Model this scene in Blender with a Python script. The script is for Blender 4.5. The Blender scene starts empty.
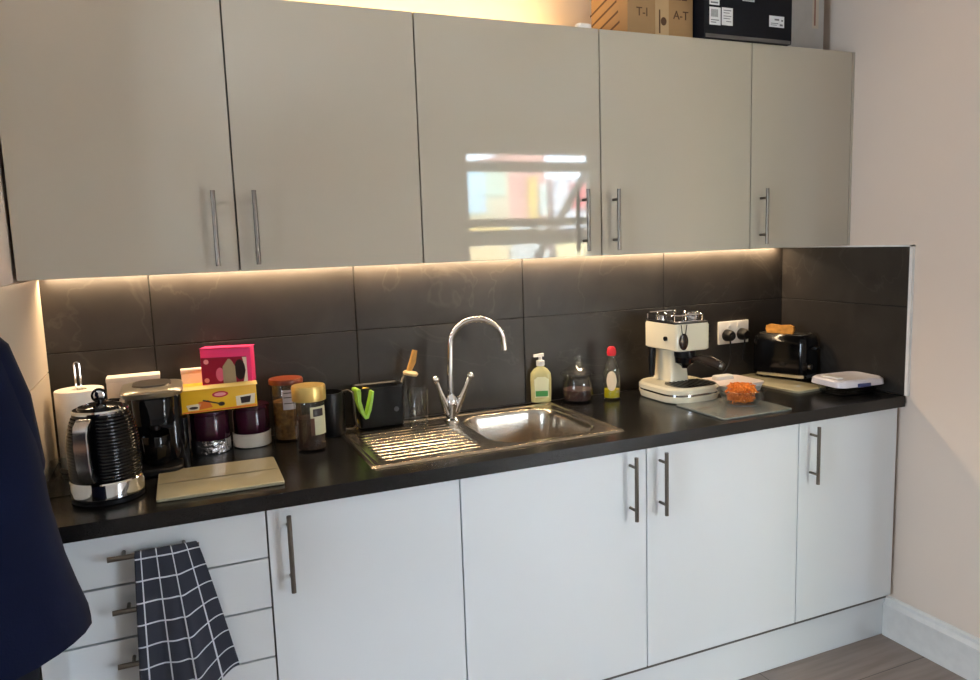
import bpy, bmesh, math, random
from mathutils import Vector, Matrix
random.seed(7)
S = bpy.context.scene
COL = S.collection
PI = math.pi

# ------------------------------------------------------------------ camera
yaw, pitch, roll = 0.4008, 0.1297, -0.033
F = Vector((math.sin(yaw)*math.cos(pitch), math.cos(yaw)*math.cos(pitch), -math.sin(pitch)))
r0 = Vector((math.cos(yaw), -math.sin(yaw), 0))
u0 = Vector((math.sin(yaw)*math.sin(pitch), math.cos(yaw)*math.sin(pitch), math.cos(pitch)))
R_ = r0*math.cos(roll) + u0*math.sin(roll)
U_ = -r0*math.sin(roll) + u0*math.cos(roll)
cd = bpy.data.cameras.new('camera'); cam = bpy.data.objects.new('camera', cd); COL.objects.link(cam)
cam.matrix_world = Matrix(((R_.x, U_.x, -F.x, -2.349), (R_.y, U_.y, -F.y, -2.4096), (R_.z, U_.z, -F.z, 1.4918), (0, 0, 0, 1)))
cd.sensor_width = 36; cd.lens = 752.47/980*36; cd.clip_start = 0.02
S.camera = cam

# ------------------------------------------------------------------ world, sun, exposure
W = bpy.data.worlds.new('sky'); S.world = W; W.use_nodes = True
bg = W.node_tree.nodes['Background']
bg.inputs[0].default_value = (0.72, 0.87, 1.02, 1); bg.inputs[1].default_value = 38.0
sd = bpy.data.lights.new('sun', 'SUN'); sd.energy = 42; sd.angle = math.radians(1); sd.color = (1, .95, .87)
sun = bpy.data.objects.new('sun', sd); COL.objects.link(sun)
sun.rotation_euler = Vector((-0.25, -1.0, -1.0)).to_track_quat('-Z', 'Y').to_euler()
def portal(loc, direction, w, h):
    l = bpy.data.lights.new('window_portal', 'AREA'); l.shape = 'RECTANGLE'; l.size = w; l.size_y = h
    l.cycles.is_portal = True
    o = bpy.data.objects.new('window_portal', l); COL.objects.link(o); o.location = loc
    o.rotation_euler = Vector(direction).to_track_quat('-Z', 'Y').to_euler()
portal((0.90, -4.86, 1.21), (0, 1, 0), 1.4, 2.26)
portal((-5.26, -2.6, 1.45), (1, 0, 0), 1.3, 1.0)  # portal of the added left window
def strip_light(parent, loc, length, width, energy, color, direction=(0, 0, -1)):
    l = bpy.data.lights.new('strip_glow', 'AREA'); l.shape = 'RECTANGLE'; l.size = length; l.size_y = width
    l.energy = energy; l.color = color
    o = bpy.data.objects.new('strip_glow', l); COL.objects.link(o); o.location = loc; o.parent = parent
    q = Vector(direction).to_track_quat('-Z', 'Y'); o.rotation_euler = q.to_euler()
    return o
S.view_settings.view_transform = 'Standard'; S.view_settings.look = 'None'
S.view_settings.gamma = 1; S.view_settings.use_curve_mapping = False
S.view_settings.exposure = 0.02

# ------------------------------------------------------------------ materials
MC = {}
def srgb(r, g, b):
    f = lambda c: c/12.92 if c <= .04045 else ((c+.055)/1.055)**2.4
    return (f(r/255), f(g/255), f(b/255), 1)
def mat(name, col, rough=.5, metal=0, trans=0, ior=1.45, spec=.5, coat=0, emit=None, es=0, noise=None, bump=None, sheen=0, alpha=1):
    """noise=(scale, amount) varies the colour; bump=(scale, strength, distance)"""
    if name in MC: return MC[name]
    m = bpy.data.materials.new(name); m.use_nodes = True; MC[name] = m
    nt = m.node_tree; p = nt.nodes['Principled BSDF']
    p.inputs['Base Color'].default_value = col
    p.inputs['Roughness'].default_value = rough; p.inputs['Metallic'].default_value = metal
    p.inputs['Transmission Weight'].default_value = trans; p.inputs['IOR'].default_value = ior
    p.inputs['Specular IOR Level'].default_value = spec
    p.inputs['Coat Weight'].default_value = coat; p.inputs['Coat Roughness'].default_value = .03
    p.inputs['Sheen Weight'].default_value = sheen
    if emit: p.inputs['Emission Color'].default_value = emit; p.inputs['Emission Strength'].default_value = es
    tc = nt.nodes.new('ShaderNodeTexCoord')
    sc, am = noise or (30, .04)
    n = nt.nodes.new('ShaderNodeTexNoise'); n.inputs['Scale'].default_value = sc; n.inputs['Detail'].default_value = 4
    nt.links.new(tc.outputs['Object'], n.inputs['Vector'])
    mr = nt.nodes.new('ShaderNodeMapRange'); mr.inputs[1].default_value = .3; mr.inputs[2].default_value = .7
    mr.inputs[3].default_value = 1-am; mr.inputs[4].default_value = 1+am
    nt.links.new(n.outputs[0], mr.inputs[0])
    mx = nt.nodes.new('ShaderNodeVectorMath'); mx.operation = 'SCALE'; mx.inputs[0].default_value = col[:3]
    nt.links.new(mr.outputs[0], mx.inputs['Scale']); nt.links.new(mx.outputs[0], p.inputs['Base Color'])
    if bump:
        nb = nt.nodes.new('ShaderNodeTexNoise'); nb.inputs['Scale'].default_value = bump[0]; nb.inputs['Detail'].default_value = 3
        nt.links.new(tc.outputs['Object'], nb.inputs['Vector'])
        b = nt.nodes.new('ShaderNodeBump'); b.inputs['Strength'].default_value = bump[1]; b.inputs['Distance'].default_value = bump[2]
        nt.links.new(nb.outputs[0], b.inputs['Height']); nt.links.new(b.outputs[0], p.inputs['Normal'])
    return m

def slate_mat(name, base, vein):
    m = bpy.data.materials.new(name); m.use_nodes = True; nt = m.node_tree; p = nt.nodes['Principled BSDF']
    tc = nt.nodes.new('ShaderNodeTexCoord')
    n1 = nt.nodes.new('ShaderNodeTexNoise'); n1.inputs['Scale'].default_value = 5; n1.inputs['Detail'].default_value = 8; n1.inputs['Distortion'].default_value = .6
    nt.links.new(tc.outputs['Object'], n1.inputs['Vector'])
    n2 = nt.nodes.new('ShaderNodeTexNoise'); n2.inputs['Scale'].default_value = 2.2; n2.inputs['Detail'].default_value = 5; n2.inputs['Distortion'].default_value = 1.4
    nt.links.new(tc.outputs['Object'], n2.inputs['Vector'])
    # thin veins where noise crosses .5
    a = nt.nodes.new('ShaderNodeMath'); a.operation = 'SUBTRACT'; a.inputs[1].default_value = .5
    nt.links.new(n2.outputs[0], a.inputs[0])
    ab = nt.nodes.new('ShaderNodeMath'); ab.operation = 'ABSOLUTE'; nt.links.new(a.outputs[0], ab.inputs[0])
    mr = nt.nodes.new('ShaderNodeMapRange'); mr.inputs[1].default_value = 0; mr.inputs[2].default_value = .010
    mr.inputs[3].default_value = .28; mr.inputs[4].default_value = 0; nt.links.new(ab.outputs[0], mr.inputs[0])
    mul = nt.nodes.new('ShaderNodeMath'); mul.operation = 'MULTIPLY'; nt.links.new(mr.outputs[0], mul.inputs[0]); nt.links.new(n1.outputs[0], mul.inputs[1])
    cr = nt.nodes.new('ShaderNodeValToRGB'); cr.color_ramp.elements[0].position = .3; cr.color_ramp.elements[1].position = .75
    cr.color_ramp.elements[0].color = [c*.72 for c in base[:3]]+[1]; cr.color_ramp.elements[1].color = [c*1.5 for c in base[:3]]+[1]
    nt.links.new(n1.outputs[0], cr.inputs[0])
    mix = nt.nodes.new('ShaderNodeMix'); mix.data_type = 'RGBA'
    nt.links.new(mul.outputs[0], mix.inputs['Factor']); nt.links.new(cr.outputs[0], mix.inputs['A']); mix.inputs['B'].default_value = vein
    nt.links.new(mix.outputs['Result'], p.inputs['Base Color'])
    p.inputs['Roughness'].default_value = .42; p.inputs['Specular IOR Level'].default_value = .35
    b = nt.nodes.new('ShaderNodeBump'); b.inputs['Strength'].default_value = .25; b.inputs['Distance'].default_value = .002
    nt.links.new(n1.outputs[0], b.inputs['Height']); nt.links.new(b.outputs[0], p.inputs['Normal'])
    return m
def floor_mat():
    m = bpy.data.materials.new('floor_planks'); m.use_nodes = True; nt = m.node_tree; p = nt.nodes['Principled BSDF']
    tc = nt.nodes.new('ShaderNodeTexCoord')
    br = nt.nodes.new('ShaderNodeTexBrick'); br.inputs['Scale'].default_value = 1
    br.inputs['Brick Width'].default_value = 1.2; br.inputs['Row Height'].default_value = .18; br.inputs['Mortar Size'].default_value = .0015
    br.inputs['Color1'].default_value = srgb(158, 142, 132); br.inputs['Color2'].default_value = srgb(146, 131, 122); br.inputs['Mortar'].default_value = srgb(90, 80, 74)
    nt.links.new(tc.outputs['Object'], br.inputs['Vector'])
    mp = nt.nodes.new('ShaderNodeMapping'); mp.inputs['Scale'].default_value = (3, 40, 1); nt.links.new(tc.outputs['Object'], mp.inputs[0])
    n = nt.nodes.new('ShaderNodeTexNoise'); n.inputs['Scale'].default_value = 1; n.inputs['Detail'].default_value = 6; nt.links.new(mp.outputs[0], n.inputs['Vector'])
    mr = nt.nodes.new('ShaderNodeMapRange'); mr.inputs[1].default_value = .3; mr.inputs[2].default_value = .7; mr.inputs[3].default_value = .8; mr.inputs[4].default_value = 1.15
    nt.links.new(n.outputs[0], mr.inputs[0])
    sc = nt.nodes.new('ShaderNodeVectorMath'); sc.operation = 'SCALE'; nt.links.new(br.outputs[0], sc.inputs[0]); nt.links.new(mr.outputs[0], sc.inputs['Scale'])
    nt.links.new(sc.outputs[0], p.inputs['Base Color']); p.inputs['Roughness'].default_value = .45
    return m
def worktop_mat():
    m = bpy.data.materials.new('worktop_laminate'); m.use_nodes = True; nt = m.node_tree; p = nt.nodes['Principled BSDF']
    tc = nt.nodes.new('ShaderNodeTexCoord')
    n = nt.nodes.new('ShaderNodeTexNoise'); n.inputs['Scale'].default_value = 420; n.inputs['Detail'].default_value = 1; nt.links.new(tc.outputs['Object'], n.inputs['Vector'])
    cr = nt.nodes.new('ShaderNodeValToRGB'); cr.color_ramp.elements[0].position = .55; cr.color_ramp.elements[1].position = .72
    cr.color_ramp.elements[0].color = srgb(19, 18, 18); cr.color_ramp.elements[1].color = srgb(38, 36, 35)
    nt.links.new(n.outputs[0], cr.inputs[0]); nt.links.new(cr.outputs[0], p.inputs['Base Color'])
    p.inputs['Roughness'].default_value = .24; p.inputs['Specular IOR Level'].default_value = .4
    return m
def towel_mat():
    m = bpy.data.materials.new('checked_cotton'); m.use_nodes = True; nt = m.node_tree; p = nt.nodes['Principled BSDF']
    uv = nt.nodes.new('ShaderNodeUVMap'); uv.uv_map = 'UVMap'
    sp = nt.nodes.new('ShaderNodeSeparateXYZ'); nt.links.new(uv.outputs[0], sp.inputs[0])
    outs = []
    for ax, w in ((0, .07), (1, .07)):
        f = nt.nodes.new('ShaderNodeMath'); f.operation = 'FRACT'; nt.links.new(sp.outputs[ax], f.inputs[0])
        l = nt.nodes.new('ShaderNodeMath'); l.operation = 'LESS_THAN'; l.inputs[1].default_value = w; nt.links.new(f.outputs[0], l.inputs[0]); outs.append(l)
    mx = nt.nodes.new('ShaderNodeMath'); mx.operation = 'MAXIMUM'; nt.links.new(outs[0].outputs[0], mx.inputs[0]); nt.links.new(outs[1].outputs[0], mx.inputs[1])
    n = nt.nodes.new('ShaderNodeTexNoise'); n.inputs['Scale'].default_value = 60; nt.links.new(uv.outputs[0], n.inputs['Vector'])
    cr = nt.nodes.new('ShaderNodeValToRGB'); cr.color_ramp.elements[0].color = srgb(40, 43, 52); cr.color_ramp.elements[1].color = srgb(66, 69, 80)
    nt.links.new(n.outputs[0], cr.inputs[0])
    mix = nt.nodes.new('ShaderNodeMix'); mix.data_type = 'RGBA'; nt.links.new(mx.outputs[0], mix.inputs['Factor'])
    nt.links.new(cr.outputs[0], mix.inputs['A']); mix.inputs['B'].default_value = srgb(205, 208, 214)
    nt.links.new(mix.outputs['Result'], p.inputs['Base Color']); p.inputs['Roughness'].default_value = .95; p.inputs['Specular IOR Level'].default_value = .1
    p.inputs['Sheen Weight'].default_value = .2
    return m

M_UP = mat('gloss_door_upper', srgb(184, 176, 160), rough=.035, spec=.62, bump=(9, .02, .0015), noise=(3, .012))
M_LO = mat('gloss_door_lower', srgb(223, 228, 231), rough=.06, spec=.8, bump=(9, .02, .0015), noise=(3, .012))
M_CARC = mat('gap_shade_carcass', srgb(92, 89, 84), rough=.6)  # mid-grey paints the shade in the gaps between doors into the carcass
M_GAP = mat('dark_carcass_edge', srgb(70, 66, 62), rough=.6)
M_STEEL = mat('brushed_steel', srgb(116, 109, 101), rough=.34, metal=1, noise=(80, .08))
M_CHROME = mat('chrome', srgb(225, 225, 225), rough=.07, metal=1)
M_SINK = mat('sink_steel', srgb(190, 181, 168), rough=.23, metal=1, noise=(60, .06))
M_WALL = mat('wall_paint', srgb(228, 211, 196), rough=.85, spec=.2, noise=(2, .015), bump=(90, .1, .001))
M_CEIL = mat('ceiling_paint', srgb(235, 232, 226), rough=.9, spec=.2)
M_WHITE = mat('white_gloss_paint', srgb(232, 230, 226), rough=.3)
M_WTILE = mat('cream_tile', srgb(222, 206, 184), rough=.3, noise=(4, .03))
M_GROUT = mat('dark_grout', srgb(24, 23, 22), rough=.9)
M_SLATE = slate_mat('slate_tile', srgb(43, 39, 36), srgb(96, 90, 84))
M_FLOOR = floor_mat(); M_TOP = worktop_mat(); M_TOWEL = towel_mat()
M_BLACKG = mat('black_gloss_plastic', srgb(8, 8, 10), rough=.10, spec=.35)
M_BLACKM = mat('black_matt_plastic', srgb(16, 16, 18), rough=.4, spec=.35)
M_PLASW = mat('white_plastic', srgb(238, 236, 232), rough=.35)
M_GLASS0 = mat('clear_glass', (1, 1, 1, 1), rough=.0, trans=1, ior=1.33, noise=(5, .0))
def thin_glass(name, tint, rough):
    m = bpy.data.materials.new(name); m.use_nodes = True; nt = m.node_tree; nt.nodes.remove(nt.nodes['Principled BSDF'])
    out = nt.nodes['Material Output']; tr = nt.nodes.new('ShaderNodeBsdfTransparent'); gl = nt.nodes.new('ShaderNodeBsdfGlossy')
    tr.inputs[0].default_value = tint; gl.inputs['Roughness'].default_value = rough
    lw = nt.nodes.new('ShaderNodeLayerWeight'); lw.inputs[0].default_value = .5
    pw = nt.nodes.new('ShaderNodeMath'); pw.operation = 'POWER'; pw.inputs[1].default_value = 3.5; nt.links.new(lw.outputs['Facing'], pw.inputs[0])
    fr = nt.nodes.new('ShaderNodeMath'); fr.operation = 'MULTIPLY_ADD'; fr.inputs[1].default_value = .75; fr.inputs[2].default_value = .045; nt.links.new(pw.outputs[0], fr.inputs[0])
    no = nt.nodes.new('ShaderNodeTexNoise'); no.inputs['Scale'].default_value = 6
    bp = nt.nodes.new('ShaderNodeBump'); bp.inputs['Strength'].default_value = .05; bp.inputs['Distance'].default_value = .002
    nt.links.new(no.outputs[0], bp.inputs['Height']); nt.links.new(bp.outputs[0], gl.inputs['Normal'])
    mx = nt.nodes.new('ShaderNodeMixShader'); nt.links.new(fr.outputs[0], mx.inputs[0]); nt.links.new(tr.outputs[0], mx.inputs[1]); nt.links.new(gl.outputs[0], mx.inputs[2])
    nt.links.new(mx.outputs[0], out.inputs[0]); return m
M_GLASS = thin_glass('thin_clear_glass', (.955, .965, .96, 1), .03)
M_CLEARP = thin_glass('thin_clear_plastic', (.86, .88, .88, 1), .18)
M_CLEARP0 = mat('clear_plastic', (.95, .97, .97, 1), rough=.06, trans=.96, ior=1.15, noise=(5, .0))
M_PAPER = mat('tissue_paper', srgb(240, 232, 220), rough=.95, spec=.1, bump=(120, .3, .001))
M_LED = mat('led_diffuser', (1, .8, .55, 1), emit=(1, .72, .42, 1), es=14)

# ------------------------------------------------------------------ mesh builder
class B:
    def __init__(s): s.bm = bmesh.new()
    def box(s, x0, x1, y0, y1, z0, z1, bev=0, seg=2, M=None):
        r = bmesh.ops.create_cube(s.bm, size=1); vs = r['verts']
        for v in vs: v.co = Vector(((x0+x1)/2+v.co.x*(x1-x0), (y0+y1)/2+v.co.y*(y1-y0), (z0+z1)/2+v.co.z*(z1-z0)))
        if M is not None:
            for v in vs: v.co = M @ v.co
        if bev:
            es = list({e for v in vs for e in v.link_edges})
            bmesh.ops.bevel(s.bm, geom=es, offset=bev, segments=seg, profile=.5, affect='EDGES')
        return s
    def rings(s, rings, cap0=True, cap1=True, closed=True):
        R = [[s.bm.verts.new(p) for p in r] for r in rings]
        for a, b in zip(R, R[1:]):
            n = len(a)
            for i in range(n if closed else n-1):
                j = (i+1) % n
                try: s.bm.faces.new((a[i], a[j], b[j], b[i]))
                except ValueError: pass
        if cap0: s.bm.faces.new(list(reversed(R[0])))
        if cap1: s.bm.faces.new(R[-1])
        return s
    def lathe(s, prof, seg=32, c=(0, 0, 0), ax='z', cap0=True, cap1=True, sx=1, sy=1):
        rr = []
        for r, h in prof:
            ring = []
            for i in range(seg):
                a = 2*PI*i/seg; x, y = r*math.cos(a)*sx, r*math.sin(a)*sy
                p = {'z': (x, y, h), 'y': (x, h, -y), 'x': (h, x, y)}[ax]
                ring.append(Vector(p)+Vector(c))
            rr.append(ring)
        return s.rings(rr, cap0, cap1)
    def tube(s, pts, r, seg=10, cap=True, flat=1.0):
        pts = [Vector(p) for p in pts]; rs = r if isinstance(r, (list, tuple)) else [r]*len(pts)
        up = None; rr = []
        for i, p in enumerate(pts):
            t = (pts[min(i+1, len(pts)-1)]-pts[max(i-1, 0)]).normalized()
            if up is None:
                up = Vector((0, 0, 1)) if abs(t.z) < .9 else Vector((0, 1, 0))
            n = (up-t*up.dot(t)).normalized(); up = n; b = t.cross(n)
            rr.append([p+(n*math.cos(2*PI*k/seg)*flat+b*math.sin(2*PI*k/seg))*rs[i] for k in range(seg)])
        return s.rings(rr, cap, cap)
    def rrect(s, cx, cy, levels, rad, seg=5, cap0=True, cap1=True):
        """levels = [(z, w, d)]"""
        rr = []
        for lv in levels:
            z, w, d = lv[:3]; ra = min(lv[3] if len(lv) > 3 else rad, w/2-1e-4, d/2-1e-4); ring = []
            for qx, qy, a0 in ((1, 1, 0), (-1, 1, 90), (-1, -1, 180), (1, -1, 270)):
                for k in range(seg+1):
                    a = math.radians(a0+90*k/seg)
                    ring.append((cx+qx*(w/2-ra)+ra*math.cos(a), cy+qy*(d/2-ra)+ra*math.sin(a), z))
            rr.append(ring)
        return s.rings(rr, cap0, cap1)
    def sphere(s, c, r, sc=(1, 1, 1), u=20, v=12):
        M = Matrix.Translation(c) @ Matrix.Diagonal((sc[0], sc[1], sc[2], 1))
        bmesh.ops.create_uvsphere(s.bm, u_segments=u, v_segments=v, radius=r, matrix=M); return s
    def xf(s, M): s.bm.transform(M); return s
    def obj(s, name, m, parent=None, smooth=True, ang=35):
        bmesh.ops.recalc_face_normals(s.bm, faces=s.bm.faces)
        me = bpy.data.meshes.new(name); s.bm.to_mesh(me); s.bm.free()
        if smooth:
            for p in me.polygons: p.use_smooth = True
            me.set_sharp_from_angle(angle=math.radians(ang))
        me.materials.append(m)
        o = bpy.data.objects.new(name, me); COL.objects.link(o)
        if parent: o.parent = parent
        return o
def thing(name, label, cat, loc=(0, 0, 0), rz=0, group=None):
    o = bpy.data.objects.new(name, None); COL.objects.link(o); o.location = loc; o.rotation_euler = (0, 0, rz)
    o.empty_display_size = .05
    o['label'] = label; o['category'] = cat
    if group: o['group'] = group
    return o
def tag(o, label, cat, group=None, kind=None):
    o['label'] = label; o['category'] = cat
    if group: o['group'] = group
    if kind: o['kind'] = kind
    return o
def struct(name, b, m, **k):
    o = b.obj(name, m, **k); o['kind'] = 'structure'; return o
def text_part(name, body, size, m, parent, M, depth=.0004):
    cu = bpy.data.curves.new(name, 'FONT'); cu.body = body; cu.size = size; cu.extrude = depth; cu.align_x = 'CENTER'; cu.align_y = 'CENTER'
    t = bpy.data.objects.new(name, cu); COL.objects.link(t)
    dg = bpy.context.evaluated_depsgraph_get(); me = bpy.data.meshes.new_from_object(t.evaluated_get(dg))
    bpy.data.objects.remove(t); bpy.data.curves.remove(cu)
    me.transform(M); me.materials.clear(); me.materials.append(m)
    o = bpy.data.objects.new(name, me); COL.objects.link(o); o.parent = parent; return o
FRONT = Matrix.Rotation(PI/2, 4, 'X')      # text facing -y

# ------------------------------------------------------------------ setting
WT, CH = 0.910, 2.62
XL = -2.685
struct('floor', B().box(-5.3, 2.7, -4.9, .1, -.1, 0), M_FLOOR, smooth=False)
struct('ceiling', B().box(-5.3, 2.7, -4.9, .1, CH, CH+.12), M_CEIL, smooth=False)
struct('wall_back', B().box(-5.3, 2.7, 0, .12, 0, CH), M_WALL, smooth=False)
struct('wall_right', B().box(0, .16, -1.9, 0, 0, CH), M_WALL, smooth=False)
struct('wall_left', B().box(XL-.14, XL, -.62, 0, 0, CH), M_WALL, smooth=False)
struct('wall_far_right', B().box(2.6, 2.72, -4.9, .1, 0, CH), M_WALL, smooth=False)
wx0, wx1, wz0, wz1 = .20, 1.60, .06, 2.33
b = B(); b.box(-5.3, wx0, -4.92, -4.8, 0, CH); b.box(wx1, 2.72, -4.92, -4.8, 0, CH); b.box(wx0, wx1, -4.92, -4.8, 0, wz0); b.box(wx0, wx1, -4.92, -4.8, wz1, CH)
struct('wall_front', b, M_WALL, smooth=False)
ly0, ly1, lz0, lz1 = -3.25, -1.95, .95, 1.95
b = B(); b.box(-5.32, -5.2, -4.9, ly0, 0, CH); b.box(-5.32, -5.2, ly1, .1, 0, CH); b.box(-5.32, -5.2, ly0, ly1, 0, lz0); b.box(-5.32, -5.2, ly0, ly1, lz1, CH)
struct('wall_far_left', b, M_WALL, smooth=False)
# window reflected in the gloss door; unseen lower part added for more daylight
w = B(); fy0, fy1 = -4.88, -4.80
w.box(wx0, wx0+.05, fy0, fy1, wz0, wz1); w.box(wx1-.06, wx1, fy0, fy1, wz0, wz1)
w.box(wx0, wx1, fy0, fy1, wz0, wz0+.08); w.box(wx0, wx1, fy0, fy1, .86, .96); w.box(wx0, wx1, fy0, fy1, wz1-.03, wz1)
w.box(wx0, wx1, fy0, fy1, 2.14, 2.235); w.box(wx0, wx1, fy0, fy1, 1.625, 1.705); w.box(wx0, wx1, fy0, fy1, 1.455, 1.60)
w1 = struct('window_1', w, mat('window_frame_paint', srgb(120, 116, 110), rough=.4))
M_PANE = thin_glass('window_glass', (.98, .98, .98, 1), .0)
B().box(wx0, wx1, -4.845, -4.841, wz0, wz1).obj('window_pane', M_PANE, w1, smooth=False)
w = B()  # unseen left window, added to light the right wall
for y0 in (ly0, (ly0+ly1)/2-.03, ly1-.06): w.box(-5.29, -5.21, y0, y0+.06, lz0, lz1)
w.box(-5.29, -5.21, ly0, ly1, lz0, lz0+.06); w.box(-5.29, -5.21, ly0, ly1, lz1-.06, lz1)
w2 = struct('window_2', w, M_WHITE)
B().box(-5.252, -5.248, ly0, ly1, lz0, lz1).obj('window_pane', M_PANE, w2, smooth=False)

# slate splashback, tiles 600 x 300
b = B()
g = .0015
zs = [(WT, 1.221), (1.221, 1.45)]
for z0, z1 in zs:
    x = 0
    while x > XL+.01:
        x2 = max(x-.6, XL+.001)
        b.box(x2+g, x-g-.001, -.010, -.0005, z0+g, z1-g, bev=.0008, seg=1); x = x2
sp = struct('trim_1', b, M_SLATE)
B().box(XL+.001, -.001, -.0075, -.0003, WT, 1.449).obj('grout', M_GROUT, sp, smooth=False)
b = B()
for z0, z1 in ((WT, 1.221), (1.221, 1.428)):
    b.box(-.010, -.0005, -.594, -.012, z0+g, z1-g, bev=.0008, seg=1)
sp2 = struct('trim_2', b, M_SLATE)
B().box(-.0075, -.0003, -.596, -.011, WT, 1.428).obj('grout', M_GROUT, sp2, smooth=False)
b = B(); b.box(-.012, 0, -.606, -.5945, WT, 1.434); b.box(-.012, 0, -.606, -.012, 1.4285, 1.434)
struct('trim_3', b, M_WHITE, smooth=False)
b = B()
for z0, z1 in ((WT, 1.17), (1.17, 1.432)): b.box(XL+.0005, XL+.009, -.618, -.011, z0+g, z1-g, bev=.0008, seg=1)
struct('trim_4', b, M_WTILE)
# skirting board on right wall with moulded top
def skirt(y0, y1):
    pr = [(0, 0), (-.020, 0), (-.020, .112), (-.0225, .116), (-.0225, .121), (-.014, .126), (-.010, .134), (-.012, .140), (-.012, .146), (-.007, .151), (0, .152)]
    return B().rings([[(x, y, z) for x, z in pr] for y in (y0, y1)])
struct('baseboard_right', skirt(-1.9, -.548), M_WHITE)
struct('baseboard_front', B().box(-5.2, 2.6, -4.8, -4.782, 0, .15), M_WHITE, smooth=False)

# ------------------------------------------------------------------ worktop (with cut-out for the bowl)
sx0, sx1, sy0, sy1 = -1.895, -1.112, -.522, -.055
bx0, bx1, by0, by1 = -1.505, -1.165, -.475, -.105
b = B()
b.box(XL+.002, bx0-.012, -.60, -.0105, .872, WT); b.box(bx1+.012, -.012, -.60, -.0105, .872, WT)
b.box(bx0-.012, bx1+.012, -.60, by0-.012, .872, WT); b.box(bx0-.012, bx1+.012, by1+.012, -.0105, .872, WT)
bmesh.ops.remove_doubles(b.bm, verts=b.bm.verts, dist=1e-5)
wt = b.obj('worktop', M_TOP, smooth=False)
tag(wt, 'long black speckled laminate worktop running over all the base units', 'worktop')

# ------------------------------------------------------------------ handles and units
def bar_handle(parent, c, length, vertical=True, yb=0.0):
    """T-bar handle: c = centre of bar in local coordinates, posts go back to yb"""
    b = B(); a = Vector((0, 0, 1)) if vertical else Vector((1, 0, 0)); c = Vector(c)
    b.tube([c-a*length/2, c+a*length/2], .006, 12)
    for s_ in (-1, 1):
        p = c+a*s_*(length/2-.032)
        b.tube([p, Vector((p.x, yb, p.z))], .0045, 10)
    return b.obj('handle', M_STEEL, parent)
def carcass(b, x0, x1, y0, y1, z0, z1, top=True):
    t = .016
    b.box(x0, x0+t, y0, y1, z0, z1); b.box(x1-t, x1, y0, y1, z0, z1)
    b.box(x0+t, x1-t, y0, y1, z0, z0+t); b.box(x0+t, x1-t, y1-.006, y1, z0+t, z1)
    if top: b.box(x0+t, x1-t, y0, y1-.006, z1-t, z1)
YU, ZUB, ZUT = -.3367, 1.4367, 2.127
ux = [-2.678, -2.173, -1.669, -1.0745, -.4755, -.012]
uh = [-2.228, -2.128, -1.140, -1.030, -.430]
ul = ['leftmost gloss greige wall cupboard, above the black kettle and coffee maker, handle at its right',
      'gloss greige wall cupboard second from left, above the yellow box, handle at its left',
      'gloss greige wall cupboard showing the bright reflection of a window, above the tap',
      'gloss greige wall cupboard above the espresso machine, cardboard carton on top',
      'narrow gloss greige wall cupboard at the far right, against the right wall']
G = .0021
for i in range(5):
    x0, x1 = ux[i], ux[i+1]; cx = (x0+x1)/2; w_ = x1-x0
    t = thing('wall_cupboard', ul[i], 'cupboard', (cx, -.013, ZUB), 0, 'wall cupboards')
    b = B(); carcass(b, -w_/2+.0005, w_/2-.0005, YU+.013+.0195, 0, .002, ZUT-ZUB-.001)
    b.obj('body', M_CARC, t, smooth=False)
    if i == 4: B().box(w_/2+.0005, w_/2+.011, YU+.013, -.1, 0, ZUT-ZUB).obj('end_panel', M_UP, t, smooth=False)
    d = B().box(-w_/2+G, w_/2-G, YU+.013, YU+.031, 0, ZUT-ZUB, bev=.001).obj('door', M_UP, t, smooth=False)
    bar_handle(d, (uh[i]-cx, YU+.013-.033, 1.548-ZUB), .19, True, YU+.013+.001)
YD = -.58; ZB = .1713
lx = [-2.677, -2.177, -1.675, -1.0798, -.4796, -.0215]
M_DARK = mat('shadow_gap_board', srgb(60, 58, 56), rough=.8)
# drawer unit
cx = (lx[0]+lx[1])/2
t = thing('drawer_unit', 'white gloss drawer unit with bar handles, below the black kettle', 'drawers', (cx, -.013, 0), 0, 'base units')
b = B(); carcass(b, -.2495, .2495, YD+.033, 0, .15, .871); b.obj('body', M_CARC, t, smooth=False)
zd = [.868, .747, .619, .491, .363, ZB]
for k in range(5):
    d = B().box(-.25+G, .25-G, YD+.013, YD+.031, zd[k+1]+G*1.2, zd[k]-G*(1.2 if k else 0), bev=.001).obj('drawer', M_LO, t, smooth=False)
    zc = (zd[k+1]+zd[k])/2+(.016 if k < 4 else 0)
    bar_handle(d, (0, YD+.013-.035, zc), .19, False, YD+.013+.001)
# door units
lh = [-2.128, -1.138, -1.032, -.428]
ll = ['white gloss base cupboard beside the drawers, left of the sink, handle at its left',
      'white gloss base cupboard under the steel sink, handle at its right',
      'white gloss base cupboard below the espresso machine, handle at its left',
      'narrow white gloss base cupboard at the far right, beside the right wall']
for i in range(4):
    x0, x1 = lx[i+1], lx[i+2]; cx = (x0+x1)/2; w_ = x1-x0
    t = thing('base_cupboard', ll[i], 'cupboard', (cx, -.013, 0), 0, 'base units')
    b = B(); carcass(b, -w_/2+.0005, w_/2-.0005, YD+.033, 0, .15, .871, top=False); b.obj('body', M_CARC, t, smooth=False)
    d = B().box(-w_/2+G, w_/2-G, YD+.013, YD+.031, ZB, .868, bev=.001).obj('door', M_LO, t, smooth=False)
    bar_handle(d, (lh[i]-cx, YD+.013-.035, .758), .194, True, YD+.013+.001)
    if i == 3: B().box(w_/2+.002, w_/2+.020, YD+.05, 0, .152, .871).obj('filler_strip', M_LO, t, smooth=False)
pl = B().box(-2.677, -.0015, -.546, -.530, .002, .1495).obj('plinth', M_LO, smooth=False)
tag(pl, 'long white plinth board at floor level under the base units', 'plinth')

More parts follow.
